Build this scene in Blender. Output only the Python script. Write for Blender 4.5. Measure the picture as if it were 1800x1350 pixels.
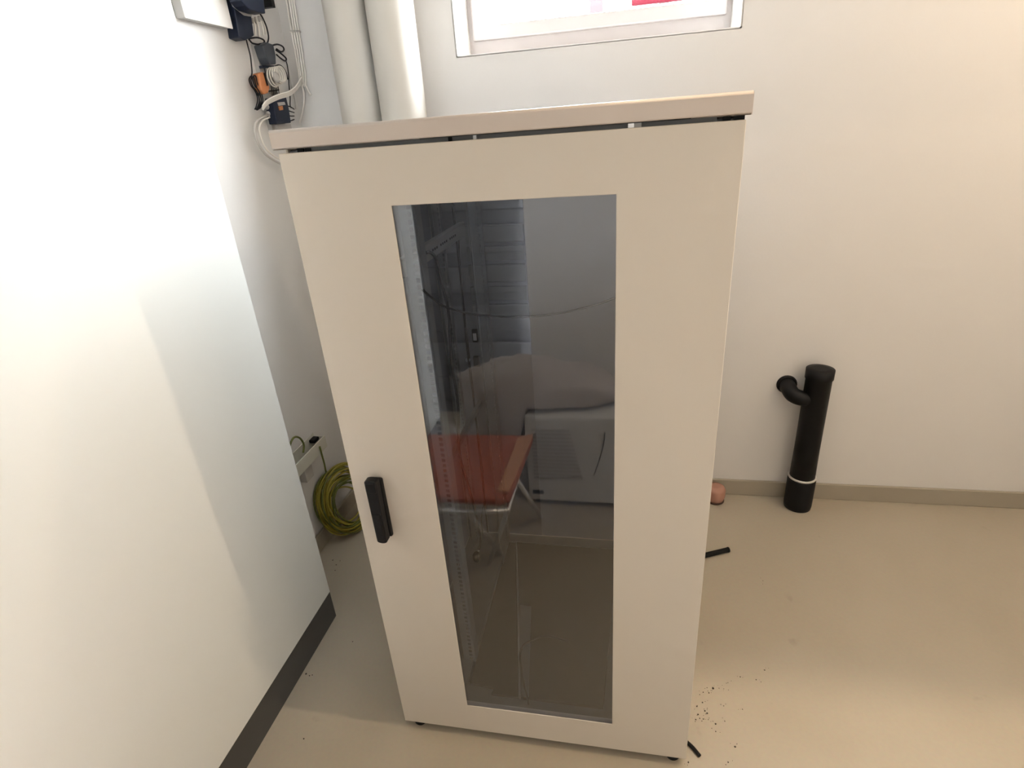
import bpy, bmesh, math, random
from mathutils import Vector, Matrix
random.seed(7)
for o in list(bpy.data.objects):
    bpy.data.objects.remove(o)
SC = bpy.context.scene
COL = SC.collection

# ------------------------------------------------------------------ camera
FPX = 980.0
RR = ((0.98095700, 0.18161981, -0.06883032),
      (0.01364041, -0.41793075, -0.90837648),
      (-0.19374547, 0.89013939, -0.41244946))      # rows: camera right, down, forward
RIGHT, DOWN, FWD = (Vector(r) for r in RR)
CAM = Vector((0.61781, -0.99746, 1.59688))
cam = bpy.data.cameras.new('camera')
cam.sensor_width = 36.0
cam.sensor_fit = 'HORIZONTAL'
cam.lens = FPX / 1800.0 * 36.0
cam.clip_start = 0.02
camo = bpy.data.objects.new('camera', cam)
COL.objects.link(camo)
m3 = Matrix((RIGHT, -DOWN, -FWD)).transposed()
camo.matrix_world = Matrix.Translation(CAM) @ m3.to_4x4()
SC.camera = camo

# ------------------------------------------------------------------ light, world, exposure
SC.view_settings.view_transform = 'Standard'
SC.view_settings.look = 'None'
SC.view_settings.gamma = 1.0
SC.view_settings.use_curve_mapping = False
SC.view_settings.exposure = 0.0

world = bpy.data.worlds.new('daylight')
SC.world = world
world.use_nodes = True
bg = world.node_tree.nodes['Background']
bg.inputs[0].default_value = (0.90, 0.95, 1.0, 1)
bg.inputs[1].default_value = 78.0

# daylight comes in through the window only: a portal guides the sky's light
pl = bpy.data.lights.new('window_portal', 'AREA')
pl.shape = 'RECTANGLE'
pl.size = 1.0
pl.size_y = 0.75
pl.cycles.is_portal = True
plo = bpy.data.objects.new('window_portal', pl)
plo.location = (0.5, 1.60, 2.22)
plo.rotation_euler = (math.radians(-90), 0, 0)
COL.objects.link(plo)

LAMP_POWER = 23.0
FILL2_POWER = 6.5  # added fill batten towards the front wall
FILL3_POWER = 12.5  # added fill batten that brightens the back wall
LAMP_COL = (1.0, 0.79, 0.55)

# ------------------------------------------------------------------ picture measurements -> points on real planes
def _ray(px, py):
    return RIGHT * ((px - 900) / FPX) + DOWN * ((py - 675) / FPX) + FWD
def on_x(px, py, x):
    d = _ray(px, py); return CAM + d * ((x - CAM.x) / d.x)
def on_y(px, py, y):
    d = _ray(px, py); return CAM + d * ((y - CAM.y) / d.y)
def on_z(px, py, z):
    d = _ray(px, py); return CAM + d * ((z - CAM.z) / d.z)

# ------------------------------------------------------------------ materials
def mat(name, col, rough=0.5, metal=0.0, noise=0.0, nscale=20.0, bump=0.0, bscale=200.0, spec=0.5, emit=0.0, coat=0.0):
    m = bpy.data.materials.new(name)
    m.use_nodes = True
    nt = m.node_tree
    b = nt.nodes['Principled BSDF']
    b.inputs['Base Color'].default_value = (*col, 1)
    b.inputs['Roughness'].default_value = rough
    b.inputs['Metallic'].default_value = metal
    b.inputs['Specular IOR Level'].default_value = spec
    if coat:
        b.inputs['Coat Weight'].default_value = coat
        b.inputs['Coat Roughness'].default_value = 0.15
    tc = nt.nodes.new('ShaderNodeTexCoord')
    if noise:
        n = nt.nodes.new('ShaderNodeTexNoise')
        n.inputs['Scale'].default_value = nscale
        n.inputs['Detail'].default_value = 5
        nt.links.new(tc.outputs['Object'], n.inputs['Vector'])
        mx = nt.nodes.new('ShaderNodeMix')
        mx.data_type = 'RGBA'
        mx.inputs['A'].default_value = (*[c * (1 - noise) for c in col], 1)
        mx.inputs['B'].default_value = (*[min(1, c * (1 + noise)) for c in col], 1)
        nt.links.new(n.outputs['Fac'], mx.inputs['Factor'])
        nt.links.new(mx.outputs['Result'], b.inputs['Base Color'])
    if bump:
        n2 = nt.nodes.new('ShaderNodeTexNoise')
        n2.inputs['Scale'].default_value = bscale
        n2.inputs['Detail'].default_value = 3
        nt.links.new(tc.outputs['Object'], n2.inputs['Vector'])
        bp = nt.nodes.new('ShaderNodeBump')
        bp.inputs['Strength'].default_value = bump
        bp.inputs['Distance'].default_value = 0.002
        nt.links.new(n2.outputs['Fac'], bp.inputs['Height'])
        nt.links.new(bp.outputs['Normal'], b.inputs['Normal'])
    if emit:
        b.inputs['Emission Color'].default_value = (*col, 1)
        b.inputs['Emission Strength'].default_value = emit
    return m

M = {}
M['wall'] = mat('wall_paint', (0.73, 0.71, 0.69), 0.75, noise=0.015, nscale=6, bump=0.12, bscale=120)
M['ceiling'] = mat('ceiling_paint', (0.78, 0.77, 0.75), 0.8, noise=0.01)
M['base'] = mat('baseboard_vinyl', (0.36, 0.32, 0.255), 0.5, noise=0.04, nscale=12)
M['paint'] = mat('cabinet_paint', (0.67, 0.615, 0.545), 0.38, noise=0.012, nscale=4, bump=0.05, bscale=600, spec=0.4)
M['cover'] = mat('cover_paint', (0.60, 0.53, 0.48), 0.34, noise=0.012, nscale=4, bump=0.05, bscale=600, spec=0.5)
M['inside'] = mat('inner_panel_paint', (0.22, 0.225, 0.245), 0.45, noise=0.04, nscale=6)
M['steel'] = mat('galvanised_steel', (0.36, 0.375, 0.375), 0.45, 0.45, noise=0.10, nscale=30)
M['steel_dark'] = mat('dull_zinc_steel', (0.22, 0.225, 0.23), 0.5, 0.4, noise=0.10, nscale=30)
M['hole'] = mat('dark_cutout', (0.03, 0.03, 0.035), 0.8)
M['black'] = mat('black_plastic', (0.007, 0.007, 0.008), 0.5, noise=0.2, nscale=60, spec=0.18)
M['black_rubber'] = mat('black_rubber', (0.009, 0.009, 0.009), 0.65, noise=0.25, nscale=40, spec=0.2)
M['black_plate'] = mat('black_cover_plate', (0.010, 0.011, 0.010), 0.6, noise=0.2, nscale=18, spec=0.2)
M['brown_plate'] = mat('dark_brown_sheet', (0.012, 0.0095, 0.008), 0.55, noise=0.25, nscale=9, spec=0.2)
M['white'] = mat('white_laminate', (0.80, 0.81, 0.78), 0.34, noise=0.01, nscale=3, spec=0.45)
M['plinth'] = mat('dark_grey_plinth', (0.055, 0.053, 0.050), 0.45, noise=0.06, nscale=12)
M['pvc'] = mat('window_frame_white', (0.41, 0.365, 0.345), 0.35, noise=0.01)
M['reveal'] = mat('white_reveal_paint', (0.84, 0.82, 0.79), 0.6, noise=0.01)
M['pipe'] = mat('grey_beige_pipe_jacket', (0.52, 0.49, 0.44), 0.5, noise=0.04, nscale=5)
M['wire_white'] = mat('white_cable_sheath', (0.86, 0.82, 0.76), 0.5)
M['wire_grey'] = mat('grey_cable_sheath', (0.50, 0.47, 0.44), 0.5)
M['wire_black'] = mat('black_cable_sheath', (0.009, 0.009, 0.013), 0.5, spec=0.25)
M['navy'] = mat('dark_navy_plastic', (0.010, 0.015, 0.032), 0.45, spec=0.3, noise=0.15, nscale=30)
M['charcoal'] = mat('charcoal_plastic', (0.045, 0.052, 0.065), 0.5, noise=0.15, nscale=60)
M['grey_plastic'] = mat('light_grey_plastic', (0.46, 0.44, 0.42), 0.5, noise=0.03)
M['orange_brown'] = mat('orange_brown_plastic', (0.46, 0.17, 0.06), 0.5, noise=0.1, nscale=40)
M['duct'] = mat('cream_duct_plastic', (0.60, 0.58, 0.50), 0.5, noise=0.03)
M['yellow'] = mat('yellow_green_wire', (0.30, 0.25, 0.025), 0.5)
M['olive'] = mat('olive_green_wire', (0.10, 0.115, 0.016), 0.5)
M['terracotta'] = mat('terracotta_clay', (0.42, 0.22, 0.16), 0.7, noise=0.1, nscale=20)
M['brown'] = mat('dark_brown_rim', (0.06, 0.03, 0.02), 0.6)
M['chrome'] = mat('chromed_tube', (0.86, 0.86, 0.87), 0.28, 0.8)
M['orange_seat'] = mat('orange_seat_shell', (0.40, 0.105, 0.055), 0.4, noise=0.05, nscale=6)
M['orange_light'] = mat('pale_orange_pad', (0.58, 0.27, 0.14), 0.5, noise=0.05, nscale=8)
M['fabric'] = mat('grey_fabric', (0.50, 0.45, 0.42), 0.9, noise=0.08, nscale=30, bump=0.4, bscale=300)
M['appliance'] = mat('white_appliance_plastic', (0.74, 0.74, 0.72), 0.45, noise=0.02)
M['rear_reflection'] = mat('pale_reflection_tone', (0.45, 0.45, 0.46), 0.5, noise=0.02)  # bright glass reflection put into the colour
M['door_grey'] = mat('grey_door_paint', (0.13, 0.125, 0.125), 0.5, noise=0.03)
M['red'] = mat('red_board', (0.020, 0.0004, 0.0020), 0.7, spec=0.05, noise=0.03)
M['post_pink'] = mat('dull_pink_post', (0.019, 0.0135, 0.0145), 0.6, spec=0.1)
M['ground'] = mat('pale_concrete', (0.6, 0.58, 0.55), 0.8, noise=0.08, nscale=6)
M['label'] = mat('white_paper_label', (0.80, 0.80, 0.80), 0.6)
M['dirt'] = mat('dark_crumbs', (0.035, 0.026, 0.02), 0.8)
M['ring'] = mat('white_seal_ring', (0.62, 0.60, 0.57), 0.5)
M['lamp_metal'] = mat('lamp_housing_white', (0.75, 0.75, 0.74), 0.4)
M['lamp_glow'] = mat('lamp_diffuser_glow', (1.0, 0.80, 0.58), 0.5, emit=6.0)

# floor: beige vinyl, faint clouds and scuffs
def floor_mat():
    m = bpy.data.materials.new('beige_vinyl_floor')
    m.use_nodes = True
    nt = m.node_tree; b = nt.nodes['Principled BSDF']; L = nt.links
    tc = nt.nodes.new('ShaderNodeTexCoord')
    n1 = nt.nodes.new('ShaderNodeTexNoise'); n1.inputs['Scale'].default_value = 3.0; n1.inputs['Detail'].default_value = 6
    n2 = nt.nodes.new('ShaderNodeTexNoise'); n2.inputs['Scale'].default_value = 90.0; n2.inputs['Detail'].default_value = 2
    n3 = nt.nodes.new('ShaderNodeTexNoise'); n3.inputs['Scale'].default_value = 9.0; n3.inputs['Detail'].default_value = 4
    for n in (n1, n2, n3): L.new(tc.outputs['Object'], n.inputs['Vector'])
    r1 = nt.nodes.new('ShaderNodeValToRGB')
    r1.color_ramp.elements[0].color = (0.40, 0.345, 0.265, 1)
    r1.color_ramp.elements[1].color = (0.47, 0.415, 0.33, 1)
    L.new(n1.outputs['Fac'], r1.inputs['Fac'])
    r3 = nt.nodes.new('ShaderNodeValToRGB')
    r3.color_ramp.elements[0].position = 0.70; r3.color_ramp.elements[0].color = (0, 0, 0, 1)
    r3.color_ramp.elements[1].position = 0.80; r3.color_ramp.elements[1].color = (0.35, 0.35, 0.35, 1)
    L.new(n3.outputs['Fac'], r3.inputs['Fac'])
    mx = nt.nodes.new('ShaderNodeMix'); mx.data_type = 'RGBA'
    L.new(r3.outputs['Color'], mx.inputs['Factor'])
    L.new(r1.outputs['Color'], mx.inputs['A'])
    mx.inputs['B'].default_value = (0.22, 0.18, 0.135, 1)
    mx2 = nt.nodes.new('ShaderNodeMix'); mx2.data_type = 'RGBA'; mx2.blend_type = 'MULTIPLY'
    mx2.inputs['Factor'].default_value = 0.10
    L.new(mx.outputs['Result'], mx2.inputs['A']); L.new(n2.outputs['Color'], mx2.inputs['B'])
    L.new(mx2.outputs['Result'], b.inputs['Base Color'])
    b.inputs['Roughness'].default_value = 0.36
    b.inputs['Specular IOR Level'].default_value = 0.4
    return m
M['floor'] = floor_mat()

def glass_mat(name, tint, ior, gloss=1.0):
    m = bpy.data.materials.new(name)
    m.use_nodes = True
    nt = m.node_tree
    nt.nodes.remove(nt.nodes['Principled BSDF'])
    out = nt.nodes['Material Output']
    t = nt.nodes.new('ShaderNodeBsdfTransparent'); t.inputs[0].default_value = (*tint, 1)
    g = nt.nodes.new('ShaderNodeBsdfGlossy'); g.inputs['Roughness'].default_value = 0.0
    g.inputs['Color'].default_value = (gloss, gloss, gloss, 1)
    f = nt.nodes.new('ShaderNodeFresnel'); f.inputs['IOR'].default_value = ior
    # same index seen from the front and from the back of the thin sheet
    geo = nt.nodes.new('ShaderNodeNewGeometry')
    mi = nt.nodes.new('ShaderNodeMix'); mi.data_type = 'FLOAT'
    mi.inputs['A'].default_value = ior; mi.inputs['B'].default_value = 1.0 / ior
    # Fresnel inverts the index on back faces itself, so feed it the inverse there
    nt.links.new(geo.outputs['Backfacing'], mi.inputs['Factor'])
    nt.links.new(mi.outputs['Result'], f.inputs['IOR'])
    mix = nt.nodes.new('ShaderNodeMixShader')
    nt.links.new(f.outputs[0], mix.inputs[0])
    nt.links.new(t.outputs[0], mix.inputs[1])
    nt.links.new(g.outputs[0], mix.inputs[2])
    nt.links.new(mix.outputs[0], out.inputs[0])
    return m
M['glass'] = glass_mat('tinted_safety_glass', (0.87, 0.90, 0.96), 1.90)
M['pane'] = glass_mat('window_glass', (0.97, 0.98, 0.98), 1.3)

# ------------------------------------------------------------------ object helpers
def tag(o, label=None, cat=None, group=None, kind=None):
    if label: o['label'] = label
    if cat: o['category'] = cat
    if group: o['group'] = group
    if kind: o['kind'] = kind
    return o

def thing(name, label, cat, loc=(0, 0, 0), group=None):
    o = bpy.data.objects.new(name, None)
    o.empty_display_size = 0.05
    COL.objects.link(o)
    o.location = loc
    bpy.context.view_layer.update()
    return tag(o, label, cat, group)

def adopt(o, parent):
    o.parent = parent
    w = Vector((0, 0, 0)); p = parent
    while p is not None:
        w += p.location; p = p.parent
    o.matrix_parent_inverse = Matrix.Identity(4)
    o.location = o.location - w
    return o

class MB:
    """collects shapes in world coordinates and links them as one mesh object"""
    def __init__(self):
        self.bm = bmesh.new()
    def box(self, x0, x1, y0, y1, z0, z1, rot=None, c=None):
        v = [self.bm.verts.new(p) for p in ((x0, y0, z0), (x1, y0, z0), (x1, y1, z0), (x0, y1, z0),
                                            (x0, y0, z1), (x1, y0, z1), (x1, y1, z1), (x0, y1, z1))]
        for f in ((0, 3, 2, 1), (4, 5, 6, 7), (0, 1, 5, 4), (1, 2, 6, 5), (2, 3, 7, 6), (3, 0, 4, 7)):
            self.bm.faces.new([v[i] for i in f])
        if rot is not None:
            bmesh.ops.rotate(self.bm, verts=v, cent=Vector(c), matrix=rot)
        return self
    def prism(self, pts, vec):
        """polygon extruded along a vector"""
        vec = Vector(vec)
        a = [self.bm.verts.new(p) for p in pts]
        b = [self.bm.verts.new(Vector(p) + vec) for p in pts]
        n = len(pts)
        self.bm.faces.new(a[::-1]); self.bm.faces.new(b)
        for i in range(n):
            self.bm.faces.new((a[i], a[(i + 1) % n], b[(i + 1) % n], b[i]))
        return self
    def tube(self, path, r, seg=10, cyclic=False, smooth=4):
        P = [Vector(p) for p in path]
        if smooth > 1 and len(P) > 2:
            Q = []
            n = len(P)
            rng = range(n if cyclic else n - 1)
            for i in rng:
                if cyclic:
                    a, b, c, d = P[(i - 1) % n], P[i], P[(i + 1) % n], P[(i + 2) % n]
                else:
                    b, c = P[i], P[i + 1]
                    a = P[i - 1] if i > 0 else b * 2 - c
                    d = P[i + 2] if i + 2 < n else c * 2 - b
                for k in range(smooth):
                    t = k / smooth
                    Q.append(0.5 * ((2 * b) + (c - a) * t + (2 * a - 5 * b + 4 * c - d) * t * t + (3 * b - a - 3 * c + d) * t ** 3))
            if not cyclic: Q.append(P[-1])
            P = Q
        n = len(P)
        rings = []
        up = None
        for i in range(n):
            if cyclic: t = P[(i + 1) % n] - P[i - 1]
            else: t = P[min(i + 1, n - 1)] - P[max(i - 1, 0)]
            t.normalize()
            if up is None:
                up = t.orthogonal().normalized()
            else:
                up = (up - t * up.dot(t))
                if up.length < 1e-6: up = t.orthogonal()
                up.normalize()
            s = t.cross(up)
            rr = r[i * len(r) // n] if isinstance(r, (list, tuple)) else r
            rings.append([self.bm.verts.new(P[i] + (up * math.cos(2 * math.pi * k / seg) + s * math.sin(2 * math.pi * k / seg)) * rr) for k in range(seg)])
        for i in range(n if cyclic else n - 1):
            a, b = rings[i], rings[(i + 1) % n]
            for k in range(seg):
                f = self.bm.faces.new((a[k], a[(k + 1) % seg], b[(k + 1) % seg], b[k])); f.smooth = True
        if not cyclic:
            self.bm.faces.new(rings[0][::-1]); self.bm.faces.new(rings[-1])
        return self
    def lathe(self, prof, c, axis='z', seg=28):
        """prof: (radius, height) pairs around an axis through c"""
        c = Vector(c)
        rings = []
        for (r, h) in prof:
            ring = []
            for k in range(seg):
                a = 2 * math.pi * k / seg
                u, v = r * math.cos(a), r * math.sin(a)
                p = {'z': (u, v, h), 'y': (u, h, v), 'x': (h, u, v)}[axis]
                ring.append(self.bm.verts.new(c + Vector(p)))
            rings.append(ring)
        for a, b in zip(rings, rings[1:]):
            for k in range(seg):
                f = self.bm.faces.new((a[k], a[(k + 1) % seg], b[(k + 1) % seg], b[k])); f.smooth = True
        self.bm.faces.new(rings[0][::-1]); self.bm.faces.new(rings[-1])
        return self
    def build(self, name, m, parent=None, bevel=0.0, seg=2, origin=None, sharp=35):
        bm = self.bm
        bmesh.ops.recalc_face_normals(bm, faces=bm.faces[:])
        if bevel:
            ed = [e for e in bm.edges if len(e.link_faces) == 2 and e.calc_face_angle(0) > math.radians(sharp)]
            bmesh.ops.bevel(bm, geom=ed, offset=bevel, segments=seg, affect='EDGES', profile=0.5, clamp_overlap=True)
        bb = [v.co for v in bm.verts]
        lo = Vector([min(v[i] for v in bb) for i in range(3)]); hi = Vector([max(v[i] for v in bb) for i in range(3)])
        org = Vector(origin) if origin is not None else Vector(((lo.x + hi.x) / 2, (lo.y + hi.y) / 2, lo.z))
        bmesh.ops.translate(bm, verts=bm.verts[:], vec=-org)
        me = bpy.data.meshes.new(name)
        bm.to_mesh(me); bm.free()
        if isinstance(m, str): m = M[m]
        me.materials.append(m)
        o = bpy.data.objects.new(name, me)
        COL.objects.link(o)
        o.location = org
        if parent is not None: adopt(o, parent)
        return o

def structure(o): return tag(o, kind='structure')

def copy_tree(o, parent=None):
    c = o.copy(); COL.objects.link(c)
    if parent is not None: c.parent = parent
    for ch in list(o.children): copy_tree(ch, c)
    return c

# ------------------------------------------------------------------ room
XL, XR, YB, YF, ZC = -0.66, 2.75, 1.278, -1.75, 2.75
WX0, WX1, WZ0, WZ1 = 0.009, 0.989, 1.855, 2.62       # window opening
TH = 0.32
structure(MB().box(XL - 0.3, XR + 0.3, -2.6, YB + TH, -0.12, 0.0).build('floor', 'floor'))
structure(MB().box(XL - 0.3, XR + 0.3, -2.6, YB + TH, ZC, ZC + 0.15).build('ceiling', 'ceiling'))
w = MB()
w.box(XL - 0.3, WX0, YB, YB + TH, 0, ZC)
w.box(WX1, XR + 0.3, YB, YB + TH, 0, ZC)
w.box(WX0, WX1, YB, YB + TH, 0, WZ0)
w.box(WX0, WX1, YB, YB + TH, WZ1, ZC)
wb = structure(w.build('wall_back', 'wall'))
structure(MB().box(XL - 0.3, XL, -2.6, YB, 0, ZC).build('wall_left', 'wall'))
structure(MB().box(XR, XR + 0.3, -2.6, YB, 0, ZC).build('wall_right', 'wall'))
# wall behind the camera with a doorway at its left end
DX = 0.14
w = MB()
w.box(DX, XR, YF - 0.15, YF, 0, ZC)
w.box(XL, DX, YF - 0.15, YF, 2.15, ZC)
structure(w.build('wall_front', 'reveal'))
d = structure(MB().box(XL, DX - 0.0, YF - 0.30, YF - 0.26, 0, 2.15).build('door_1', 'door_grey'))
for k in range(9):
    z = 0.10 + k * 0.225
    MB().box(XL + 0.02, DX - 0.02, YF - 0.262, YF - 0.235, z, z + 0.15).build('panel', 'door_grey', d, bevel=0.006)
structure(MB().box(XL, DX, YF - 0.32, YF - 0.15, 2.15, ZC).build('trim_2', 'wall'))
# added beam out of view behind the lamp: cuts its light across the floor
structure(MB().box(XL, XR, 0.02, 0.26, 2.20, ZC).build('shadow_beam', 'wall'))
# baseboards
structure(MB().box(XL, XR, YB - 0.012, YB, 0, 0.079).build('baseboard_back', 'base', bevel=0.003))
structure(MB().box(XL, XL + 0.012, 0.40, YB - 0.012, 0, 0.079).build('baseboard_left', 'base', bevel=0.003))

# window
YW = YB + 0.205
win = structure(thing('window_1', None, None, (0.5, YW, WZ0)))
def rect_frame(x0, x1, z0, z1, wd, y0, y1, top=None):
    f = MB(); top = top or wd
    outer = [(x0, z0), (x1, z0), (x1, z1), (x0, z1)]
    inner = [(x0 + wd, z0 + wd), (x1 - wd, z0 + wd), (x1 - wd, z1 - top), (x0 + wd, z1 - top)]
    V = {}
    for k, (pts, y) in enumerate(((outer, y0), (inner, y0), (outer, y1), (inner, y1))):
        V[k] = [f.bm.verts.new((px_, y, pz)) for px_, pz in pts]
    for i in range(4):
        j = (i + 1) % 4
        f.bm.faces.new((V[0][i], V[0][j], V[1][j], V[1][i]))
        f.bm.faces.new((V[2][j], V[2][i], V[3][i], V[3][j]))
        f.bm.faces.new((V[0][j], V[0][i], V[2][i], V[2][j]))
        f.bm.faces.new((V[1][i], V[1][j], V[3][j], V[3][i]))
    return f
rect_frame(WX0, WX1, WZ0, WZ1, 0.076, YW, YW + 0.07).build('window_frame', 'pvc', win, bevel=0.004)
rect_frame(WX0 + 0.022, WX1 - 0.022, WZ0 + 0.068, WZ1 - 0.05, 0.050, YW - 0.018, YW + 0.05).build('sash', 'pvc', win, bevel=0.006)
MB().box(WX0 + 0.07, WX1 - 0.07, YW + 0.012, YW + 0.018, WZ0 + 0.11, WZ1 - 0.09).build('pane', 'pane', win)
# reveal lining, sill board
MB().box(WX0, WX1, YB - 0.0, YW, WZ0 - 0.002, WZ0 + 0.004).build('window_sill', 'reveal', win)
MB().box(WX0 - 0.002, WX0 + 0.004, YB - 0.0, YW, WZ0, WZ1).build('reveal', 'reveal', win)
MB().box(WX1 - 0.004, WX1 + 0.002, YB - 0.0, YW, WZ0, WZ1).build('reveal', 'reveal', win)

# outside: ground, red board on white posts
structure(MB().box(-6, 8, YB + TH, 12, 1.55, 1.70).build('outside_ground', 'ground'))
sb = thing('signboard', 'bright red board standing outside behind the high window', 'signboard', (0.8, 3.0, 1.70))
MB().box(0.64, 1.05, 2.97, 3.0, 2.214, 2.62).build('board', 'red', sb, bevel=0.01)
MB().box(0.80, 0.86, 3.0, 3.05, 1.70, 2.55).build('post', 'pvc', sb)
bo = thing('bollard_post', 'pale pink post standing outside behind the window glass', 'post', (0.44, 3.0, 1.70))
MB().box(0.392, 0.482, 2.96, 3.04, 1.70, 3.1).build('shaft', 'post_pink', bo, bevel=0.01)
MB().box(0.37, 0.50, 2.94, 3.06, 1.70, 1.78).build('foot_plate', 'ground', bo)

# three ceiling battens around the added beam; the last two are added fill lights
def batten(x, y, label, power):
    la = thing('ceiling_lamp', label, 'lamp', (x, y, ZC - 0.07))
    MB().box(x - 0.40, x + 0.40, y - 0.035, y + 0.035, ZC - 0.03, ZC).build('housing', 'lamp_metal', la, bevel=0.004)
    MB().box(x - 0.38, x + 0.38, y - 0.022, y + 0.022, ZC - 0.062, ZC - 0.03).build('diffuser', 'lamp_glow', la, bevel=0.01)
    al = bpy.data.lights.new('lamp_light', 'AREA')
    al.shape = 'RECTANGLE'; al.size = 0.76; al.size_y = 0.035
    al.energy = power; al.color = LAMP_COL
    o = bpy.data.objects.new('lamp_light', al)
    o.location = (x, y, ZC - 0.066)
    COL.objects.link(o)
batten(1.75, -0.042, 'white ceiling batten lamp in front of the added beam', LAMP_POWER)
batten(2.10, -0.90, 'added white ceiling fill batten near the wall behind the camera', FILL2_POWER)
batten(2.25, 0.55, 'added white ceiling fill batten behind the added beam', FILL3_POWER)

# ------------------------------------------------------------------ heating pipes on the back wall
def pipe(x0, x1, yc, label):
    r = (x1 - x0) / 2; xc = (x0 + x1) / 2
    t = thing('heating_pipe', label, 'pipe', (xc, yc, 0), 'insulated pipes on the back wall')
    MB().lathe([(r, 0.0), (r, ZC)], (xc, yc, 0), seg=48).build('jacket', 'pipe', t)
    for z in (0.35, 1.25, 2.35):
        MB().lathe([(r + 0.0003, z), (r + 0.0015, z + 0.003), (r + 0.0015, z + 0.02), (r + 0.0003, z + 0.023)], (xc, yc, 0), seg=48).build('joint_band', 'pipe', t)
pipe(-0.436, -0.285, 1.200, 'fat grey beige vertical pipe nearest the cable corner')
pipe(-0.273, -0.106, 1.190, 'fat grey beige vertical pipe nearest the high window')

# ------------------------------------------------------------------ server cabinet
ZD0, ZD1 = 0.030, 1.588
rk = thing('server_cabinet', 'tall beige steel server cabinet with a glazed front door', 'cabinet', (0.4, 0.4, 0))
# base frame, posts, panels
b = MB()
b.box(0.006, 0.794, 0.028, 0.075, 0.030, 0.082); b.box(0.006, 0.794, 0.750, 0.797, 0.030, 0.082)
b.box(0.006, 0.060, 0.075, 0.750, 0.030, 0.082); b.box(0.740, 0.794, 0.075, 0.750, 0.030, 0.082)
b.build('base_frame', 'steel_dark', rk)
MB().box(0.060, 0.740, 0.075, 0.750, 0.062, 0.074).build('floor_plate', 'steel_dark', rk)
for (x, y) in ((0.006, 0.028), (0.760, 0.028), (0.006, 0.762), (0.760, 0.762)):
    p = MB().box(x, x + 0.034, y, y + 0.034, 0.082, 1.592).build('corner_post', 'steel_dark', rk, bevel=0.003)
MB().box(0.0, 0.004, 0.028, 0.800, 0.032, 1.594).build('side_panel', 'paint', rk)
MB().box(0.796, 0.800, 0.028, 0.800, 0.032, 1.594).build('side_panel', 'paint', rk)
# inner lining of the left panel (bare inside face)
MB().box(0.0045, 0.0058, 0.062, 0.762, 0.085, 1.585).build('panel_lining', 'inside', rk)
b = MB()
b.box(0.040, 0.760, 0.030, 0.058, 1.545, 1.5945); b.box(0.006, 0.794, 0.765, 0.793, 1.545, 1.5952)
b.box(0.008, 0.038, 0.062, 0.762, 1.545, 1.583); b.box(0.762, 0.792, 0.062, 0.762, 1.545, 1.583)
b.build('top_frame', 'steel_dark', rk)
rd = MB().box(0.004, 0.796, 0.7965, 0.800, 0.085, 1.543).build('rear_panel', 'inside', rk)
MB().box(0.306, 0.750, 0.791, 0.7955, 0.090, 1.540).build('reflection_panel', 'rear_reflection', rd, bevel=0.001)  # paler sheet added to imitate the bright reflection in the door glass
for (ya, yb_) in ((395, 426), (432, 458), (464, 496), (503, 528), (534, 556)):
    za, zb_ = on_y(885, ya, 0.79).z, on_y(885, yb_, 0.79).z
    MB().box(0.110, 0.304, 0.788, 0.7955, zb_, za).build('rib', 'steel_dark', rd, bevel=0.003)
MB().box(0.078, 0.082, 0.785, 0.7935, 0.09, 1.54).build('edge_seal', 'black', rd)
# lock and latch on the inside of the rear panel
q = on_y(835, 590, 0.785)
MB().box(q.x - 0.010, q.x + 0.010, 0.780, 0.792, q.z - 0.024, q.z + 0.024).build('lock_case', 'black', rd, bevel=0.003)
MB().box(q.x - 0.006, q.x + 0.006, 0.7785, 0.780, q.z - 0.016, q.z + 0.010).build('lock_label', 'label', rd)
q = on_y(838, 635, 0.785)
MB().box(q.x - 0.012, q.x + 0.012, 0.778, 0.792, q.z - 0.020, q.z + 0.020).build('latch', 'black', rd, bevel=0.004)
q = on_y(822, 633, 0.785)
MB().lathe([(0.009, 0), (0.009, -0.006), (0.005, -0.010)], (q.x, 0.792, q.z), 'y', 16).build('screw', 'chrome', rd)

# 19 inch rails with square holes
def rail(x_in, s, y0, back, name='mounting_rail'):
    """vertical rail: a front flange across X and a return web along Y; s=+1 flange lies to -x of the inner edge"""
    r = MB()
    hz, hw, hs = [], 0.0050, 0.0050
    z0, z1 = 0.085, 1.540
    fx0, fx1 = (x_in - 0.036, x_in) if s > 0 else (x_in, x_in + 0.036)
    xc = (x_in - 0.013) if s > 0 else (x_in + 0.013)
    # flange with real holes: strips left and right of the hole column, bridges between holes
    pitch = 0.0159; n = int((z1 - z0 - 0.01) / pitch)
    r.box(fx0, xc - hw, y0, y0 + 0.002, z0, z1)
    r.box(xc + hw, fx1, y0, y0 + 0.002, z0, z1)
    z = z0
    for k in range(n):
        zc = z0 + 0.012 + k * pitch
        r.box(xc - hw, xc + hw, y0, y0 + 0.002, z, zc - hs)
        z = zc + hs
    r.box(xc - hw, xc + hw, y0, y0 + 0.002, z, z1)
    ya, yb = (y0, y0 + 0.036) if back > 0 else (y0 - 0.036, y0)
    r.box(x_in - 0.001, x_in + 0.001, ya, yb, z0, z1)
    xo = fx0 if s > 0 else fx1
    r.box(xo - 0.001, xo + 0.001, ya, yb, z0, z1)
    return r.build(name, 'steel', rk)
rail(0.1770, 1, 0.180, 1)
rail(0.6230, -1, 0.180, 1)
rail(0.1770, 1, 0.760, -1)
rail(0.6230, -1, 0.760, -1)
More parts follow.
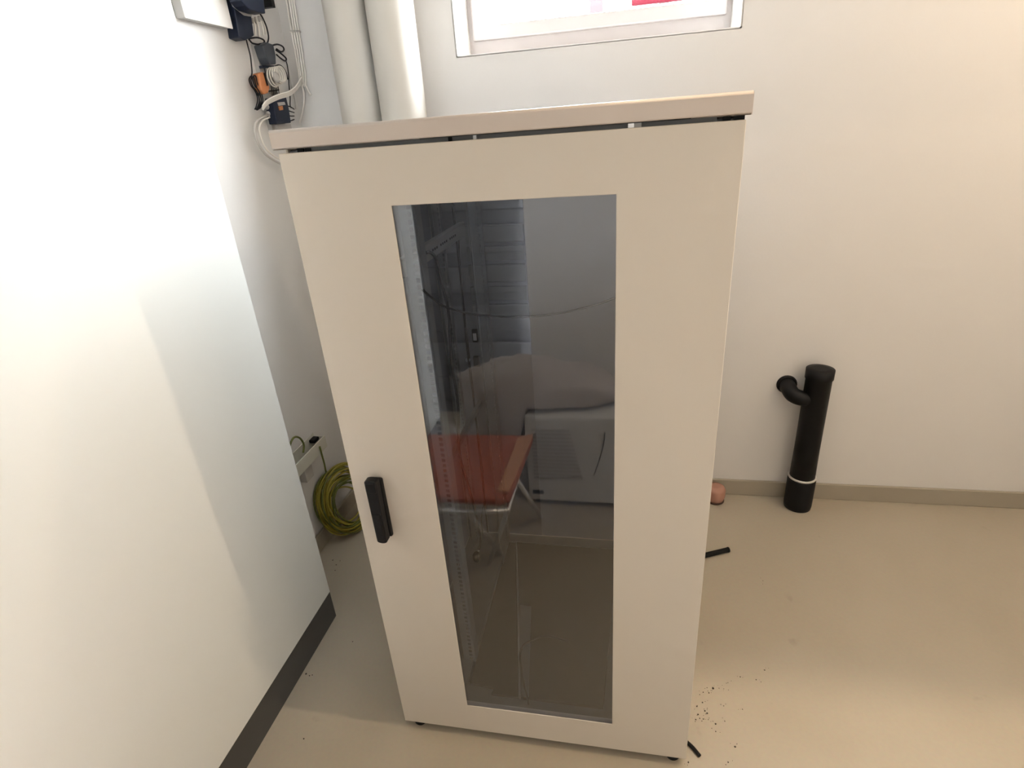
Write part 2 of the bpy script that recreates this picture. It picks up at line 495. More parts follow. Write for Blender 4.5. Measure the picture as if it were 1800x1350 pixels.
# perforated web of the rear left rail (holes seen from inside)
def perforated(x, y0, y1, z0, z1, name):
    r = MB(); yc = y1 - 0.014; hw = 0.005; pitch = 0.0159
    r.box(x - 0.001, x + 0.001, y0, yc - hw, z0, z1)
    r.box(x - 0.001, x + 0.001, yc + hw, y1, z0, z1)
    z = z0
    for k in range(int((z1 - z0) / pitch) - 1):
        zc = z0 + 0.012 + k * pitch
        r.box(x - 0.001, x + 0.001, yc - hw, yc + hw, z, zc - 0.005); z = zc + 0.005
    r.box(x - 0.001, x + 0.001, yc - hw, yc + hw, z, z1)
    return r.build(name, 'steel', rk)
perforated(0.1785, 0.610, 0.722, 0.09, 1.535, 'rail_web')
perforated(0.6215, 0.610, 0.722, 0.09, 1.535, 'rail_web')
perforated(0.0420, 0.690, 0.760, 0.09, 1.535, 'perforated_strip')
# depth bars between front and rear rails
for (x, z) in ((0.112, 1.325), (0.688, 1.325), (0.112, 0.70), (0.688, 0.70)):
    if z < 1: MB().box(x - 0.008, x + 0.008, 0.21, 0.76, z, z + 0.016).build('depth_bar', 'steel_dark', rk, bevel=0.002)
    else:
        o = MB().box(x - 0.010, x + 0.010, 0.21, 0.76, z - 0.022, z + 0.022).build('depth_bar', 'grey_plastic', rk, bevel=0.004)
        sl = MB()
        for k in range(14):
            y = 0.42 + k * 0.018
            if k % 5 != 3: sl.box(x + 0.0098 if x < .4 else x - 0.0106, x + 0.0106 if x < .4 else x - 0.0098, y, y + 0.010, z - 0.003, z + 0.003)
        tag(sl.build('slot_row', 'hole', o), kind='stuff')
MB().box(0.060, 0.170, 0.10, 0.758, 0.083, 0.092).build('floor_rail', 'steel_dark', rk, bevel=0.002)
MB().box(0.630, 0.740, 0.10, 0.758, 0.083, 0.092).build('floor_rail', 'steel_dark', rk, bevel=0.002)
for z in (1.25, ):
    MB().box(0.036, 0.128, 0.185, 0.20, z + 0.02, z + 0.06).build('rail_bracket', 'steel', rk, bevel=0.002)
    MB().box(0.672, 0.764, 0.185, 0.20, z + 0.02, z + 0.06).build('rail_bracket', 'steel', rk, bevel=0.002)

# top cover: rolled front lip
ZT0, ZT1 = 1.596, 1.6275
prof = []
yf = -0.003
rr = 0.005
prof.append((yf + 0.002, ZT0)); prof.append((yf, ZT0 + 0.002))
for k in range(7):
    a = math.radians(180 - k * 15)
    prof.append((yf + rr + rr * math.cos(a), ZT1 - rr + rr * math.sin(a)))
prof += [(0.800, ZT1), (0.800, ZT0 - 0.002), (0.796, ZT0 - 0.002), (0.796, ZT1 - 0.004), (0.020, ZT1 - 0.004), (0.020, ZT0)]
tcov = MB().prism([(-0.008, y, z) for y, z in prof], (0.814, 0, 0)).build('top_cover', 'cover', rk)
for p in tcov.data.polygons:
    if abs(p.normal.x) < 0.5 and p.area < 0.01: p.use_smooth = True
MB().box(-0.010, -0.0082, 0.003, 0.799, ZT0 - 0.002, ZT1 - 0.001).build('side_lip', 'cover', rk)
MB().box(0.8062, 0.808, 0.003, 0.799, ZT0 - 0.002, ZT1 - 0.001).build('side_lip', 'cover', rk)
# small hardware seen in the slot under the cover
for (px_, wd, m_) in ((522, 0.012, 'black'), (535, 0.010, 'black'), (790, 0.006, 'black'), (834, 0.006, 'chrome'),
                      (1109, 0.010, 'chrome'), (1121, 0.011, 'label'), (1275, 0.012, 'black'), (1297, 0.016, 'black')):
    q = on_y(px_, 240, 0.024)
    MB().box(q.x - wd / 2, q.x + wd / 2, 0.0248, 0.0298, 1.5835, 1.5945).build('slot_clip', m_, rk)

# levelling feet
for (x, y) in ((0.037, 0.0285), (0.768, 0.0285), (0.037, 0.755), (0.768, 0.755)):
    MB().lathe([(0.018, 0), (0.020, 0.004), (0.020, 0.012), (0.012, 0.018), (0.007, 0.020), (0.007, 0.034)], (x, y, 0), seg=20).build('levelling_foot', 'black_rubber', rk)

# door with glass, swing handle, hinges
GX0, GX1, GZ0, GZ1 = 0.202, 0.604, 0.134, 1.488
f = MB()
oy, iy = 0.0, 0.024
O = [(0.0, ZD0), (0.8, ZD0), (0.8, ZD1), (0.0, ZD1)]
I = [(GX0, GZ0), (GX1, GZ0), (GX1, GZ1), (GX0, GZ1)]
vo = [f.bm.verts.new((x, oy, z)) for x, z in O]; vi = [f.bm.verts.new((x, oy, z)) for x, z in I]
vob = [f.bm.verts.new((x, iy, z)) for x, z in O]; vib = [f.bm.verts.new((x, 0.0028, z)) for x, z in I]
I2 = [(GX0 - 0.012, GZ0 - 0.012), (GX1 + 0.012, GZ0 - 0.012), (GX1 + 0.012, GZ1 + 0.012), (GX0 - 0.012, GZ1 + 0.012)]
vm = [f.bm.verts.new((x, 0.0028, z)) for x, z in I2]; vmb = [f.bm.verts.new((x, iy, z)) for x, z in I2]
for i in range(4):
    j = (i + 1) % 4
    for quad in ((vo[i], vo[j], vi[j], vi[i]), (vi[i], vi[j], vib[j], vib[i]), (vib[i], vib[j], vm[j], vm[i]),
                 (vm[i], vm[j], vmb[j], vmb[i]), (vmb[i], vmb[j], vob[j], vob[i]), (vob[i], vob[j], vo[j], vo[i])):
        f.bm.faces.new(quad)
door = f.build('door', 'paint', rk, bevel=0.0025, seg=3)
MB().box(GX0 - 0.010, GX1 + 0.010, 0.0032, 0.0075, GZ0 - 0.010, GZ1 + 0.010).build('glass_pane', 'glass', door)
# handle: flat base plate and the long lever over it
def skewed(pts, y0, y1):
    return MB().prism([(x, y0, z) for x, z in pts], (0, y1 - y0, 0))
hx0, hx1, hz0, hz1 = 0.052, 0.082, 0.730, 0.896
MB().box(hx0, hx1, -0.012, 0.0, hz0, hz1).build('handle_base', 'black', door, bevel=0.005, seg=3)
pts = []
for k in range(9):
    a = math.pi * k / 8
    pts.append((hx0 + 0.0145 + 0.0145 * math.cos(a), hz1 + 0.006 + 0.004 * math.sin(a)))
zz = hz0 + 0.006
for k in range(9):
    a = math.pi + math.pi * k / 8
    pts.append((hx0 + 0.0145 + 0.0125 * math.cos(a), zz + 0.006 * math.sin(a)))
lev = MB()
lev.prism([(x - 0.0005, -0.036, z) for x, z in pts], (0, 0.020, 0))
lev.build('handle_lever', 'black', door, bevel=0.004, seg=3)
MB().box(hx0 + 0.0005, hx1 - 0.0025, -0.0385, -0.030, hz1 - 0.022, hz1 + 0.007).build('lock_cover', 'black', door, bevel=0.003)
MB().box(hx0 + 0.003, hx1 - 0.006, -0.0385, -0.032, hz0 + 0.008, hz0 + 0.085).build('thumb_grip', 'black', door, bevel=0.003)

# ------------------------------------------------------------------ loose things inside the cabinet
ZP = 0.0745
# left black cover plate (L shaped)
def plate(pts, z, h): return MB().prism([(x, y, z) for x, y in pts], (0, 0, h))
bl = plate([(0.178, 0.105), (0.255, 0.100), (0.248, 0.080), (0.330, 0.080), (0.318, 0.150), (0.205, 0.742), (0.172, 0.742)], ZP, 0.010).build('cover_plate', 'black_plate', bevel=0.0015)
tag(bl, 'black matt cover plate on the cabinet floor beside the left rail', 'plate')
bp = thing('metal_sheet', 'dark brown metal sheet with bright left edge on the cabinet floor', 'sheet', (0.46, 0.4, ZP))
plate([(0.345, 0.080), (0.578, 0.080), (0.598, 0.52), (0.600, 0.742), (0.212, 0.742)], ZP, 0.012).build('sheet', 'brown_plate', bp, bevel=0.0015)
plate([(0.3335, 0.080), (0.3385, 0.080), (0.2105, 0.742), (0.2075, 0.742)], ZP, 0.016).build('edge_strip', 'steel', bp)
plate([(0.341, 0.080), (0.362, 0.080), (0.318, 0.420), (0.278, 0.420)], ZP + 0.0125, 0.0015).build('bare_strip', 'steel_dark', bp)

# cable slung across the front rails
pts = [on_y(x, y, 0.170) for x, y in ((742, 508), (755, 520), (780, 538), (820, 550), (870, 556), (920, 557), (980, 551), (1040, 538), (1085, 522), (1112, 509))]
tag(MB().tube(pts, 0.0026, 8).build('data_cable', 'wire_black'), 'thin dark cable slung in an arc across the cabinet front rails', 'cable')
# black cable hanging from the depth bar down to a plug
hc = thing('hanging_cable', 'thick black cord hanging from the left bar inside the cabinet', 'cord', (0.13, 0.42, 0.1))
path = ((748, 444), (757, 444), (768, 458), (777, 500), (785, 530), (790, 565), (794, 640), (804, 700), (806, 750), (808, 800), (822, 850), (833, 890), (840, 920), (845, 950), (841, 968))
pts = [on_x(x, y, 0.135) for x, y in path]
MB().tube(pts, 0.0042, 10).build('lead', 'wire_black', hc)
q = on_x(838, 980, 0.135)
MB().lathe([(0.008, 0.020), (0.013, 0.012), (0.014, -0.006), (0.011, -0.012)], q, seg=18).build('plug', 'black', hc)
MB().lathe([(0.004, -0.012), (0.004, -0.018)], q, seg=10).build('plug_pin', 'chrome', hc)
# second thin cable along the rear rail
pts = [on_y(x, y, 0.775) for x, y in ((806, 420), (812, 520), (824, 640), (838, 745), (845, 800), (852, 872), (846, 910), (849, 940))]
tag(MB().tube(pts, 0.0025, 8).build('thin_cable', 'wire_black'), 'thin black cable running down the cabinet rear panel', 'cable')
# black lead on the floor at the front of the sheet
pts = [on_z(x, y, ZP + 0.019) for x, y in ((1000, 1128), (960, 1118), (926, 1130), (915, 1146), (917, 1180), (924, 1215), (930, 1238))]
tag(MB().tube(pts, 0.0032, 8).build('floor_cable', 'wire_black'), 'short black cable lying on the dark brown sheet', 'cable')

# ------------------------------------------------------------------ white cabinet on the left
cb = thing('storage_cabinet', 'tall smooth white cabinet with dark grey plinth along the left wall', 'cabinet', (-0.53, -0.5, 0))
CX0, CX1, CY0, CY1 = XL + 0.004, -0.415, -1.72, 0.373
MB().box(CX0, CX1 - 0.019, CY0, CY1, 0.119, 2.02).build('body', 'white', cb, bevel=0.001)
for k in range(2):
    a, c = (CY1 - 1.046, CY1) if k == 0 else (CY0, CY1 - 1.049)
    MB().box(CX1 - 0.018, CX1, a, c, 0.119, 2.02).build('front_panel', 'white', cb, bevel=0.0012)
MB().box(CX0, CX1 - 0.001, CY0, CY1, 0.0, 0.117).build('plinth', 'plinth', cb, bevel=0.001)

# ------------------------------------------------------------------ electrics on the left wall
XW = XL
def lw(px_, py_, off=0.012):           # a point in front of the left wall
    return on_x(px_, py_, XW + off)
def wall_poly(pts, off0, off1, **k):    # slab standing on the left wall, outline from points of the wall plane
    P = [on_x(a, b_, XW + off1) for a, b_ in pts]
    return MB().prism(P, (-(off1 - off0), 0, 0))
# pale wall box at the frame's edge
tb = thing('junction_box', 'pale grey wall box above the white cabinet', 'box', (XL + 0.05, 0.87, 1.9))
q = on_x(410, 51, XL + 0.034)
MB().box(XL, XL + 0.030, 0.70, q.y - 0.002, q.z + 0.002, 2.32).build('body', 'grey_plastic', tb, bevel=0.003)
MB().box(XL + 0.030, XL + 0.034, 0.698, q.y, q.z, 2.325).build('cover', 'reveal', tb, bevel=0.0015)
# backboard rail that carries the adapters
bb = thing('power_strip', 'pale power strip with sockets fixed on the left wall behind cords', 'power strip', (XL, 1.12, 1.68))
MB().prism([on_x(a, b_, XW + 0.018) for a, b_ in ((448, 76), (466, 78), (505, 232), (480, 232))], (-0.018, 0, 0)).build('body', 'grey_plastic', bb, bevel=0.002)
for (a, b_) in ((470, 118), (474, 160), (490, 224)):
    q = on_x(a, b_, XW + 0.018)
    MB().lathe([(0.015, 0), (0.015, 0.003), (0.012, 0.003), (0.011, 0.001)], q, 'x', 18).build('socket', 'wire_grey', bb)
# two big dark boxes
bx = thing('network_switch', 'dark navy box with slanted grey label, lower of the pair', 'network box', lw(424, 30, 0.0))
wall_poly(((405, -30), (410, 0), (421, 66), (432, 71), (447, 63), (442, 27), (432, 20), (414, 4), (411, -30)), 0.0, 0.040).build('case', 'navy', bx, bevel=0.003)
wall_poly(((407, 0), (420, 2), (441, 17), (443, 29), (431, 27), (411, 11)), 0.040, 0.046).build('label_plate', 'grey_plastic', bx, bevel=0.001)
by = thing('media_converter', 'dark navy box above the loops, upper of the pair', 'network box', lw(448, 8, 0.0))
wall_poly(((420, -30), (424, 0), (432, 10), (440, 17), (455, 22), (467, 24), (464, 0), (461, -30)), 0.052, 0.095).build('case', 'navy', by, bevel=0.003)
q = lw(455, 4, 0.0)
MB().box(XW, XW + 0.053, q.y - 0.01, q.y + 0.012, q.z - 0.02, q.z + 0.02).build('mount_clip', 'black', by)
# pale plugs with leads between box and loop
for i, (x0, y0, x1, y1) in enumerate(((444, 32, 449, 62), (449, 30, 456, 66), (455, 28, 463, 62), (459, 27, 467, 60))):
    t = thing('patch_lead', ('shortest pale patch lead under the upper navy box', 'long pale patch lead second below the upper navy box',
                             'third pale patch lead below the upper navy box', 'outermost pale patch lead below the upper navy box')[i], 'patch lead', lw(x0, y0), 'pale patch leads under the navy box')
    a, c = lw(x0, y0, 0.03), lw(x1, y1, 0.03)
    MB().tube([a, (a + c) / 2 + Vector((0.004, 0, 0)), c], 0.0030, 8).build('lead', 'wire_white', t)
    MB().tube([a, a + (c - a) * 0.3], 0.0052, 6, smooth=1).build('plug', 'wire_grey', t)
def cable(name, label, path, r, m, off=0.02, cat='cable', group=None, cyc=False):
    pts = []
    for p in path:
        o_ = p[2] if len(p) > 2 else off
        pts.append(lw(p[0], p[1], o_))
    return tag(MB().tube(pts, r, 8, cyclic=cyc).build(name, m), label, cat, group)
cable('cable_loop', 'flat black cable loop hanging under the lower navy box',
      ((438, 68), (452, 66), (463, 70), (464, 75), (455, 78), (444, 76), (440, 72)), 0.0028, 'wire_black', 0.035, cyc=True)
cable('black_cable', 'black cable curving down from the upper navy box to the adapter',
      ((457, 24), (462, 32), (468, 46), (471, 58), (472, 68), (470, 78), (474, 82)), 0.0026, 'wire_black', 0.045)
# charcoal adapter with loops
ad = thing('power_adapter', 'charcoal grey plug-in power adapter with looped cord', 'adapter', lw(473, 95, 0))
wall_poly(((462, 79), (470, 74), (481, 78), (485, 96), (486, 113), (476, 114), (469, 101)), 0.018, 0.055).build('case', 'charcoal', ad, bevel=0.004)
MB().tube([lw(478, 80, .04), lw(488, 78, .04), lw(497, 82, .04), lw(499, 88, .04), lw(494, 91, .04), lw(486, 86, .04)], 0.0028, 8).build('cord', 'wire_black', ad)
MB().tube([lw(485, 88, .045), lw(495, 95, .045), lw(503, 103, .045), lw(501, 107, .045), lw(494, 103, .045), lw(486, 96, .045)], 0.0028, 8).build('cord', 'wire_black', ad)
cable('long_black_cable', 'black cable dropping from the adapter loops to the router',
      ((502, 105), (505, 115), (507, 130), (508, 150), (510, 170), (510, 185), (512, 190)), 0.0020, 'wire_black', 0.03)
cable('corner_cable', 'thin grey cable in the wall corner right of the router',
      ((503, 106), (508, 130), (512, 152), (518, 175), (520, 192)), 0.0016, 'wire_grey', 0.01)
cable('arched_cable', 'thin black cable arching over the white coil',
      ((482, 117), (490, 114), (497, 118), (503, 128), (506, 140)), 0.0020, 'wire_black', 0.035)
# black cord that ends in a tied bundle
bd = thing('tied_cable', 'black power cord tied in a folded bundle on the wall', 'cord', lw(445, 150, 0))
MB().tube([lw(a, b_, .022) for a, b_ in ((433, 70), (436, 82), (440, 98), (442, 114), (443, 128), (441, 136))], 0.0022, 8).build('lead', 'wire_black', bd)
for k, (dx, dy) in enumerate(((0, 0), (3, 1), (6, -1))):
    MB().tube([lw(a + dx, b_ + dy, .022 + .006 * k) for a, b_ in ((441, 134), (438, 140), (441, 150), (447, 158), (451, 166), (453, 176), (450, 188), (448, 192), (452, 190), (456, 178), (454, 166), (450, 156), (446, 146), (444, 136))], 0.0021, 6, cyclic=True).build('loop', 'wire_black', bd)
MB().lathe([(0.007, -0.004), (0.007, 0.004)], lw(454, 166, .026), seg=12).build('tie', 'black', bd)
# orange brown elongated block
ob = thing('terminal_block', 'orange brown elongated plastic block on the left wall', 'terminal block', lw(464, 145, 0))
wall_poly(((455, 129), (464, 126), (469, 138), (475, 155), (472, 164), (465, 166), (460, 158)), 0.018, 0.045).build('body', 'orange_brown', ob, bevel=0.005, seg=3)
wall_poly(((464, 128), (466, 128), (472, 150), (470, 151)), 0.045, 0.048).build('groove', 'black', ob)
# terminal strips with prongs
ts = thing('terminal_strip', 'dark violet strip with short pale wires under the adapter', 'terminal strip', lw(472, 119, 0))
wall_poly(((461, 115), (483, 115), (484, 119), (462, 120)), 0.018, 0.032).build('bar', 'navy', ts, bevel=0.001)
for k in range(5):
    x = 464 + k * 4.2
    MB().tube([lw(x, 119, .028), lw(x + 2, 126, .028), lw(x + 3, 134, .028)], 0.0020, 6).build('wire', 'wire_white' if k % 2 else 'navy', ts)
cm = thing('wire_comb', 'black wire comb with thin teeth below the white coil', 'wire comb', lw(483, 160, 0))
wall_poly(((476, 159), (491, 157), (491, 159), (476, 161)), 0.018, 0.032).build('bar', 'black', cm)
for k in range(5):
    x = 477.5 + k * 3
    MB().tube([lw(x - 1, 151, .028), lw(x + .5, 160, .030), lw(x + 1, 168, .028)], 0.0014, 6, smooth=1).build('tooth', 'black', cm)
# white coil
wc = thing('white_coil', 'small coil of white cable wound in rings', 'cable coil', lw(484, 136, 0))
c0 = lw(484, 136, 0.04)
for k in range(5):
    r = 0.030 - 0.0012 * k
    MB().tube([c0 + Vector((0.003 * k - 0.006, (0.010 * k - 0.005) * 1.0 + r * 1.15 * math.cos(a), 0.003 * k + r * math.sin(a))) for a in [2 * math.pi * j / 14 for j in range(14)]], 0.0026, 7, cyclic=True, smooth=2).build('ring', 'wire_white', wc)
MB().lathe([(0.018, -0.004), (0.018, 0.006), (0.010, 0.010)], c0, 'x', 20).build('core', 'grey_plastic', wc)
# router
ro = thing('router', 'black router box with brown label low on the left wall', 'router', lw(495, 195, 0))
wall_poly(((480, 172), (503, 169), (508, 190), (512, 216), (488, 218), (483, 195)), 0.018, 0.052).build('case', 'navy', ro, bevel=0.003)
wall_poly(((488, 180), (500, 179), (502, 184), (490, 186)), 0.052, 0.054).build('label_plate', 'grey_plastic', ro)
wall_poly(((490, 187), (497, 186), (498, 193), (492, 194)), 0.052, 0.055).build('badge', 'orange_brown', ro)
for k in range(4):
    a = lw(505, 186 + k * 8, 0.045)
    MB().tube([a, lw(511, 188 + k * 8, 0.045), lw(517, 192 + k * 6, 0.035)], 0.0022, 6).build('plug', 'black', ro)
wall_poly(((487, 219), (511, 218), (513, 226), (489, 228)), 0.012, 0.030).build('bracket', 'grey_plastic', ro)
# grey plugs left of the router
for i, (a, b_) in enumerate(((471, 188), (474, 200), (478, 213))):
    t = thing('grey_plug', ('upper small grey plug left of the router', 'middle small grey plug left of the router', 'lowest small grey plug left of the router')[i], 'plug', lw(a, b_, 0), 'small grey plugs beside the router')
    q = lw(a, b_, 0.024)
    MB().lathe([(0.007, -0.012), (0.009, -0.008), (0.009, 0.006), (0.005, 0.012)], q, 'y', 12).build('body', 'grey_plastic', t)
    MB().lathe([(0.003, 0.012), (0.003, 0.020)], q, 'y', 8).build('pin', 'chrome', t)
# white cable bundle: flat band, verticals in the corner
band = thing('cable_bundle', 'thick white cable bundle sweeping over the router', 'cable bundle', lw(495, 170, 0))
for k in range(4):
    MB().tube([lw(a, b_ + k * 2.2, .058 - .002 * k) for a, b_ in ((462, 186), (468, 178), (478, 172), (492, 166), (506, 162), (517, 155), (525, 145), (530, 135))], 0.0032, 7).build('cable', 'wire_white', band)
YCB = YB - 0.010
for i, (xa, xb) in enumerate(((503, 526), (508, 529), (512, 533), (516, 537))):
    pts = [on_y(xa - 8, -45, YCB), on_y(xa, 0, YCB), on_y(xa + (xb - xa) * .42, 55, YCB), on_y(xa + (xb - xa) * .75, 98, YCB), on_y(xb, 138, YCB), on_y(525 + i * 3.6, 152, YCB)]
    t = thing('riser_cable', ('leftmost white riser cable in the wall corner', 'second white riser cable from the wall corner', 'third white riser cable from the wall corner', 'fourth white riser cable nearest the pipes')[i], 'cable', pts[0], 'white riser cables in the corner')
    MB().tube(pts, 0.0034, 8).build('sheath', 'wire_white', t)
    for z in (pts[2],):
        MB().box(z.x - 0.0038, z.x + 0.0038, YCB - 0.006, YB, z.z - 0.003, z.z + 0.003).build('clip', 'wire_grey', t)
def wcable(name, label, path, r, m):
    return tag(MB().tube([on_y(a, b_, YCB) for a, b_ in path], r, 8).build(name, m), label, 'cable')
wcable('tail_cable', 'white cable tail curling down beside the router', ((531, 150), (534, 165), (534, 182), (531, 200), (526, 218), (523, 232)), 0.0036, 'wire_white')
wcable('short_tail_cable', 'short white cable end pointing at the pipes', ((533, 146), (538, 152), (542, 160), (546, 167)), 0.0036, 'wire_white')
cable('drooping_cable', 'pale grey cable drooping from the router behind the cabinet top', ((470, 202, .03), (455, 210, .03), (448, 222, .03), (449, 240, .03), (457, 258, .03), (468, 272, .03), (482, 282, .03), (498, 290, .03)), 0.0042, 'wire_grey')
cable('inner_drooping_cable', 'slim white cable drooping just inside the pale grey one', ((474, 206, .03), (462, 212, .03), (456, 224, .03), (458, 240, .03), (465, 257, .03), (476, 270, .03), (490, 279, .03), (502, 284, .03)), 0.0030, 'wire_white')

# ------------------------------------------------------------------ cable duct and coil low on the left wall
du = thing('cable_duct', 'cream open cable duct end low on the left wall', 'cable duct', (XL, 0.85, 0.35))
qd = on_x(571, 765, XL + 0.055); qe = on_x(573, 789, XL + 0.055)
dy0, dy1, dz = 0.56, qd.y, qd.z - 0.034
MB().box(XL, XL + 0.004, dy0, dy1, dz - 0.02, dz + 0.042).build('back_wall', 'duct', du)
MB().box(XL + 0.004, XL + 0.052, dy0, dy1, dz - 0.02, dz - 0.016).build('bottom', 'duct', du)
MB().box(XL + 0.050, XL + 0.055, dy0, dy1, dz - 0.02, dz + 0.034).build('front_wall', 'duct', du, bevel=0.001)
MB().box(XL + 0.004, XL + 0.050, dy1 - 0.004, dy1, dz - 0.016, dz + 0.030).build('end_cap', 'duct', du)
MB().box(XL, XL + 0.030, 0.70, 0.755, dz - 0.10, dz - 0.02).build('bracket', 'wire_grey', du, bevel=0.002)
MB().box(XL + 0.008, XL + 0.034, dy1 - 0.05, dy1 - 0.012, dz + 0.022, dz + 0.036).build('clamp', 'black', du, bevel=0.003)
XD = XL + 0.03
tag(MB().tube([on_x(a, b_, XD) for a, b_ in ((505, 800), (512, 776), (519, 768), (528, 771), (534, 782), (533, 796))], 0.004, 8).build('earth_wire', 'olive'),
    'olive wire arching out of the cream duct', 'wire')
co = thing('wire_coil', 'coil of yellow green wire leaning on the left wall', 'wire coil', (-0.6, 0.85, 0))
cc = Vector((-0.575, 0.855, 0.170))
nrm = Vector((0.90, -0.40, 0.25)).normalized()
e1 = Vector((0, 0, 1)); e1 = (e1 - nrm * e1.dot(nrm)).normalized(); e2 = nrm.cross(e1)
rng = random.Random(3)
for k in range(26):
    r = 0.088 + 0.070 * rng.random(); ph = rng.random() * 6.28
    oz = (rng.random() - 0.5) * 0.05
    el = 1.0 + 0.12 * (rng.random() - 0.5)
    off = e2 * (rng.random() - 0.5) * 0.03 + e1 * ((rng.random() - 0.5) * 0.02 - (r - 0.158) * -1.0 * 0.35)
    pts = []
    for j in range(16):
        a = 2 * math.pi * j / 16
        w_ = 0.010 * math.sin(2 * a + ph)
        pts.append(cc + off + nrm * (oz + 0.012 * math.sin(a + ph)) + e1 * (r + w_) * el * math.cos(a) + e2 * (r + w_) * 0.92 * math.sin(a))
    MB().tube(pts, 0.0040, 7, cyclic=True, smooth=3).build('loop', 'yellow' if k % 3 else 'olive', co)
pts = [on_x(a, b_, XL + 0.06) for a, b_ in ((562, 785), (566, 800), (570, 815), (573, 830))]
tag(MB().tube(pts, 0.0036, 8).build('hanging_wire', 'olive'), 'short olive wire hanging from the duct to the coil', 'wire')

# ------------------------------------------------------------------ right side: black drain pipe, pot, bits on the floor
dp = thing('drain_pipe', 'black drain pipe with elbow standing by the back wall', 'pipe', (1.385, 1.205, 0))
pc = Vector((1.385, 1.205, 0))
MB().lathe([(0.040, 0.0), (0.054, 0.003), (0.056, 0.02), (0.056, 0.145), (0.052, 0.155)], pc, seg=32).build('socket', 'black', dp)
MB().lathe([(0.055, 0.155), (0.055, 0.163)], pc, seg=32).build('seal_ring', 'ring', dp)
MB().lathe([(0.050, 0.163), (0.048, 0.30), (0.048, 0.62), (0.052, 0.622), (0.052, 0.66), (0.030, 0.664)], pc, seg=32).build('riser', 'black', dp)
el_ = [(1.290, 1.277, 0.560), (1.290, 1.235, 0.556), (1.300, 1.205, 0.545), (1.335, 1.195, 0.535), (1.385, 1.205, 0.535)]
MB().tube(el_, 0.031, 16, smooth=5).build('elbow', 'black', dp)
MB().lathe([(0.040, 0), (0.040, -0.005), (0.032, -0.010)], (1.290, 1.278, 0.560), 'y', 24).build('flange', 'black', dp)
pt = thing('clay_saucer', 'small pinkish clay pot by the baseboard behind the cabinet', 'pot', (1.045, 1.215, 0))
MB().lathe([(0.036, 0.0), (0.040, 0.004), (0.040, 0.010)], (1.040, 1.215, 0), seg=32).build('rim', 'brown', pt)
MB().lathe([(0.036, 0.010), (0.042, 0.030), (0.042, 0.062), (0.036, 0.074), (0.018, 0.080)], (1.040, 1.215, 0), seg=32).build('body', 'terracotta', pt)
r0, r1 = on_z(1225, 979.5, 0.0105), on_z(1279, 966.5, 0.0105)
rodt = thing('black_tube', 'short black tube lying on the floor behind the cabinet', 'tube', (r0 + r1) / 2)
MB().tube([r0, r1], 0.0100, 14, smooth=1).build('sleeve', 'black_rubber', rodt)
MB().tube([r1, r1 + (r1 - r0) * 0.04], 0.0108, 14, smooth=1).build('end_cap', 'black', rodt)
r0, r1 = on_z(1206, 1303, 0.005), on_z(1230, 1329, 0.005)
tag(MB().tube([r0, (r0 + r1) / 2 + Vector((0.001, 0.002, 0)), r1], 0.0052, 8).build('plastic_scrap', 'black_rubber'), 'black plastic scrap on the floor by the front right foot', 'scrap')
# crumbs
db = MB(); rng = random.Random(5)
def crumb(p, s):
    v0 = len(db.bm.verts)
    g = bmesh.ops.create_icosphere(db.bm, subdivisions=1, radius=s)
    for v in g['verts']:
        v.co = Vector((v.co.x * (0.7 + rng.random()), v.co.y * (0.7 + rng.random()), v.co.z * 0.5)) + Vector((p.x, p.y, s * 0.4))
spots = [(1253, 1210, 2.6), (1246, 1218, 1.6), (1236, 1217, 1.2), (1243, 1209, 1.0), (1264, 1210, 1.0), (1272, 1211, 1.0), (1277, 1201, 1.0),
         (1301, 1190, 1.6), (1329, 1195, 1.4), (1344, 1178, 1.6), (1341, 1021, 1.2), (1235, 1235, 1.6), (1225, 1242, 1.5), (1227, 1256, 1.8),
         (1239, 1250, 2.0), (1243, 1254, 2.0), (1223, 1265, 1.6), (1230, 1263, 1.3), (1236, 1264, 1.2), (1245, 1265, 1.0), (1272, 1241, 1.3),
         (1305, 1247, 1.2), (1258, 1273, 2.0), (1258, 1286, 1.4), (1274, 1268, 1.0), (1292, 1313, 2.0), (1280, 1340, 1.6), (1210, 1340, 1.8),
         (538, 1185, 2.2), (544, 1188, 1.7), (549, 1187, 1.6), (534, 1299, 2.0), (620, 1128, 1.6), (585, 985, 2.2), (591, 993, 2.0), (589, 1003, 1.8), (598, 986, 1.6), (1275, 868, 1.4)]
for (a, b_, s) in spots:
    if a < 700: continue
    crumb(on_z(a, b_, 0), s * 0.0011)
    for k in range(2):
        crumb(on_z(a + rng.uniform(-9, 9), b_ + rng.uniform(-6, 6), 0), 0.0006 + 0.0005 * rng.random())
tag(db.build('floor_crumbs', 'dirt'), 'scattered dark crumbs on the floor by the front right foot', 'crumbs', kind='stuff')
db = MB()
for (a, b_, s) in spots:
    if a < 700: crumb(on_z(a, b_, 0), s * 0.0011)
tag(db.build('floor_crumbs', 'dirt'), 'few dark crumbs on the floor between white cabinet and server cabinet', 'crumbs', kind='stuff')

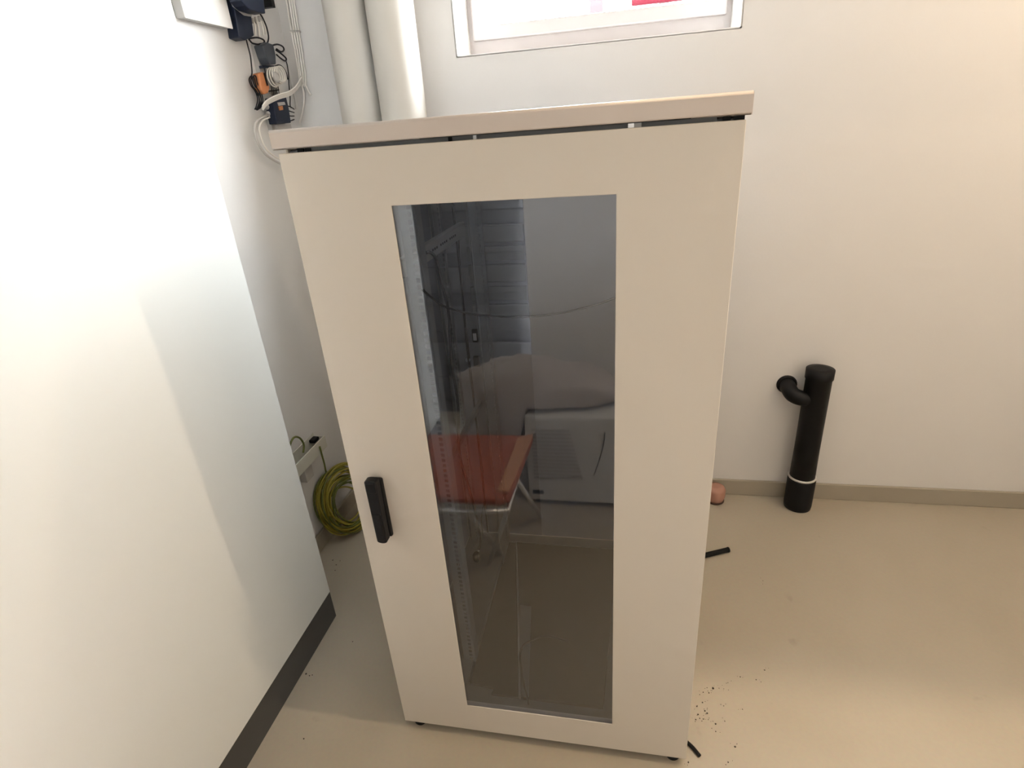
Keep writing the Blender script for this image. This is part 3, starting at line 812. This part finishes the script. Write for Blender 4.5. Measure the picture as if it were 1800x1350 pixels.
# ------------------------------------------------------------------ behind the camera (seen mirrored in the door glass)
st = thing('stool', 'orange stool with chrome legs in front of the glass door', 'stool', (0.05, -0.75, 0))
pts2 = [(-0.19, -0.945), (0.262, -0.965), (0.262, -0.90), (0.245, -0.545), (0.215, -0.515), (0.0, -0.515), (-0.06, -0.545)]
s_ = MB().prism([(x, y, 0.425) for x, y in pts2], (0, 0, 0.030)).build('seat', 'orange_seat', st, bevel=0.010, seg=3)
MB().prism([(0.238, -0.55, 0.457), (0.262, -0.90, 0.457), (0.262, -0.96, 0.457), (0.205, -0.93, 0.457), (0.196, -0.56, 0.457)], (0, 0, 0.006)).build('side_pad', 'orange_light', st, bevel=0.002)
MB().tube([(-0.15, -0.93, 0.41), (-0.06, -0.500, 0.408), (0.10, -0.497, 0.408), (0.235, -0.52, 0.408), (0.235, -0.93, 0.41)], 0.010, 12, smooth=1).build('seat_tube', 'chrome', st)
for (a, c) in (((0.10, -0.50, 0.405), (0.135, -0.75, 0.010)), ((0.235, -0.53, 0.405), (0.10, -0.69, 0.010)), ((-0.15, -0.92, 0.405), (-0.18, -1.02, 0.010)), ((0.240, -0.70, 0.405), (0.27, -1.0, 0.010))):
    MB().tube([a, c], 0.0095, 12, smooth=1).build('leg', 'chrome', st)
ap = thing('vented_appliance', 'white appliance with rows of vent slats behind the camera', 'appliance', (0.42, -1.25, 0))
AX0, AX1, AY0, AY1, AZ = 0.20, 0.72, -1.48, -1.10, 0.47
MB().box(AX0, AX1, AY0, AY1, 0.025, AZ).build('body', 'appliance', ap, bevel=0.012, seg=3)
for k in range(14):
    z = 0.15 + k * 0.019
    MB().box(AX0 + 0.03, AX0 + 0.25 - 0.004 * k, AY1 - 0.002, AY1 + 0.005, z, z + 0.009).build('slat', 'grey_plastic', ap)
MB().box(AX0 + 0.02, AX0 + 0.07, AY1, AY1 + 0.004, 0.065, 0.085).build('badge', 'black', ap)
pts3 = [(AX0 + 0.30 + 0.05 * math.sin(t * 1.4), AY1 + 0.003, 0.18 + 0.22 * t) for t in [k / 8 for k in range(9)]]
MB().tube(pts3, 0.002, 6).build('seam', 'black', ap)
for (x, y) in ((AX0 + .04, AY0 + .04), (AX1 - .04, AY0 + .04), (AX0 + .04, AY1 - .04), (AX1 - .04, AY1 - .04)):
    MB().lathe([(0.016, 0), (0.016, 0.026)], (x, y, 0), seg=14).build('foot', 'black_rubber', ap)
# blanket heap
hb = MB()
g = bmesh.ops.create_uvsphere(hb.bm, u_segments=48, v_segments=24, radius=1.0)
from mathutils import noise as mn
for v in hb.bm.verts:
    p = v.co.copy()
    n = mn.noise(p * 2.2) * 0.14 + mn.noise(p * 5.0) * 0.09 + mn.noise(p * 11.0) * 0.035
    s = 1 + n
    z = p.z * 0.150 * (1 - 0.38 * p.x) * s
    x = 0.27 + p.x * 0.40 * s
    y = -1.29 + p.y * 0.17 * s
    if p.z < 0.02:                             # underside: flat on the top, hanging down past the left side
        z = p.z * 0.03 - min(0.30, 7.0 * max(0.0, AX0 - 0.012 - x))
    v.co = Vector((x, y, AZ + 0.034 + z))
for f_ in hb.bm.faces: f_.smooth = True
tag(hb.build('blanket', 'fabric'), 'crumpled grey blanket heaped on the white vented appliance', 'blanket')
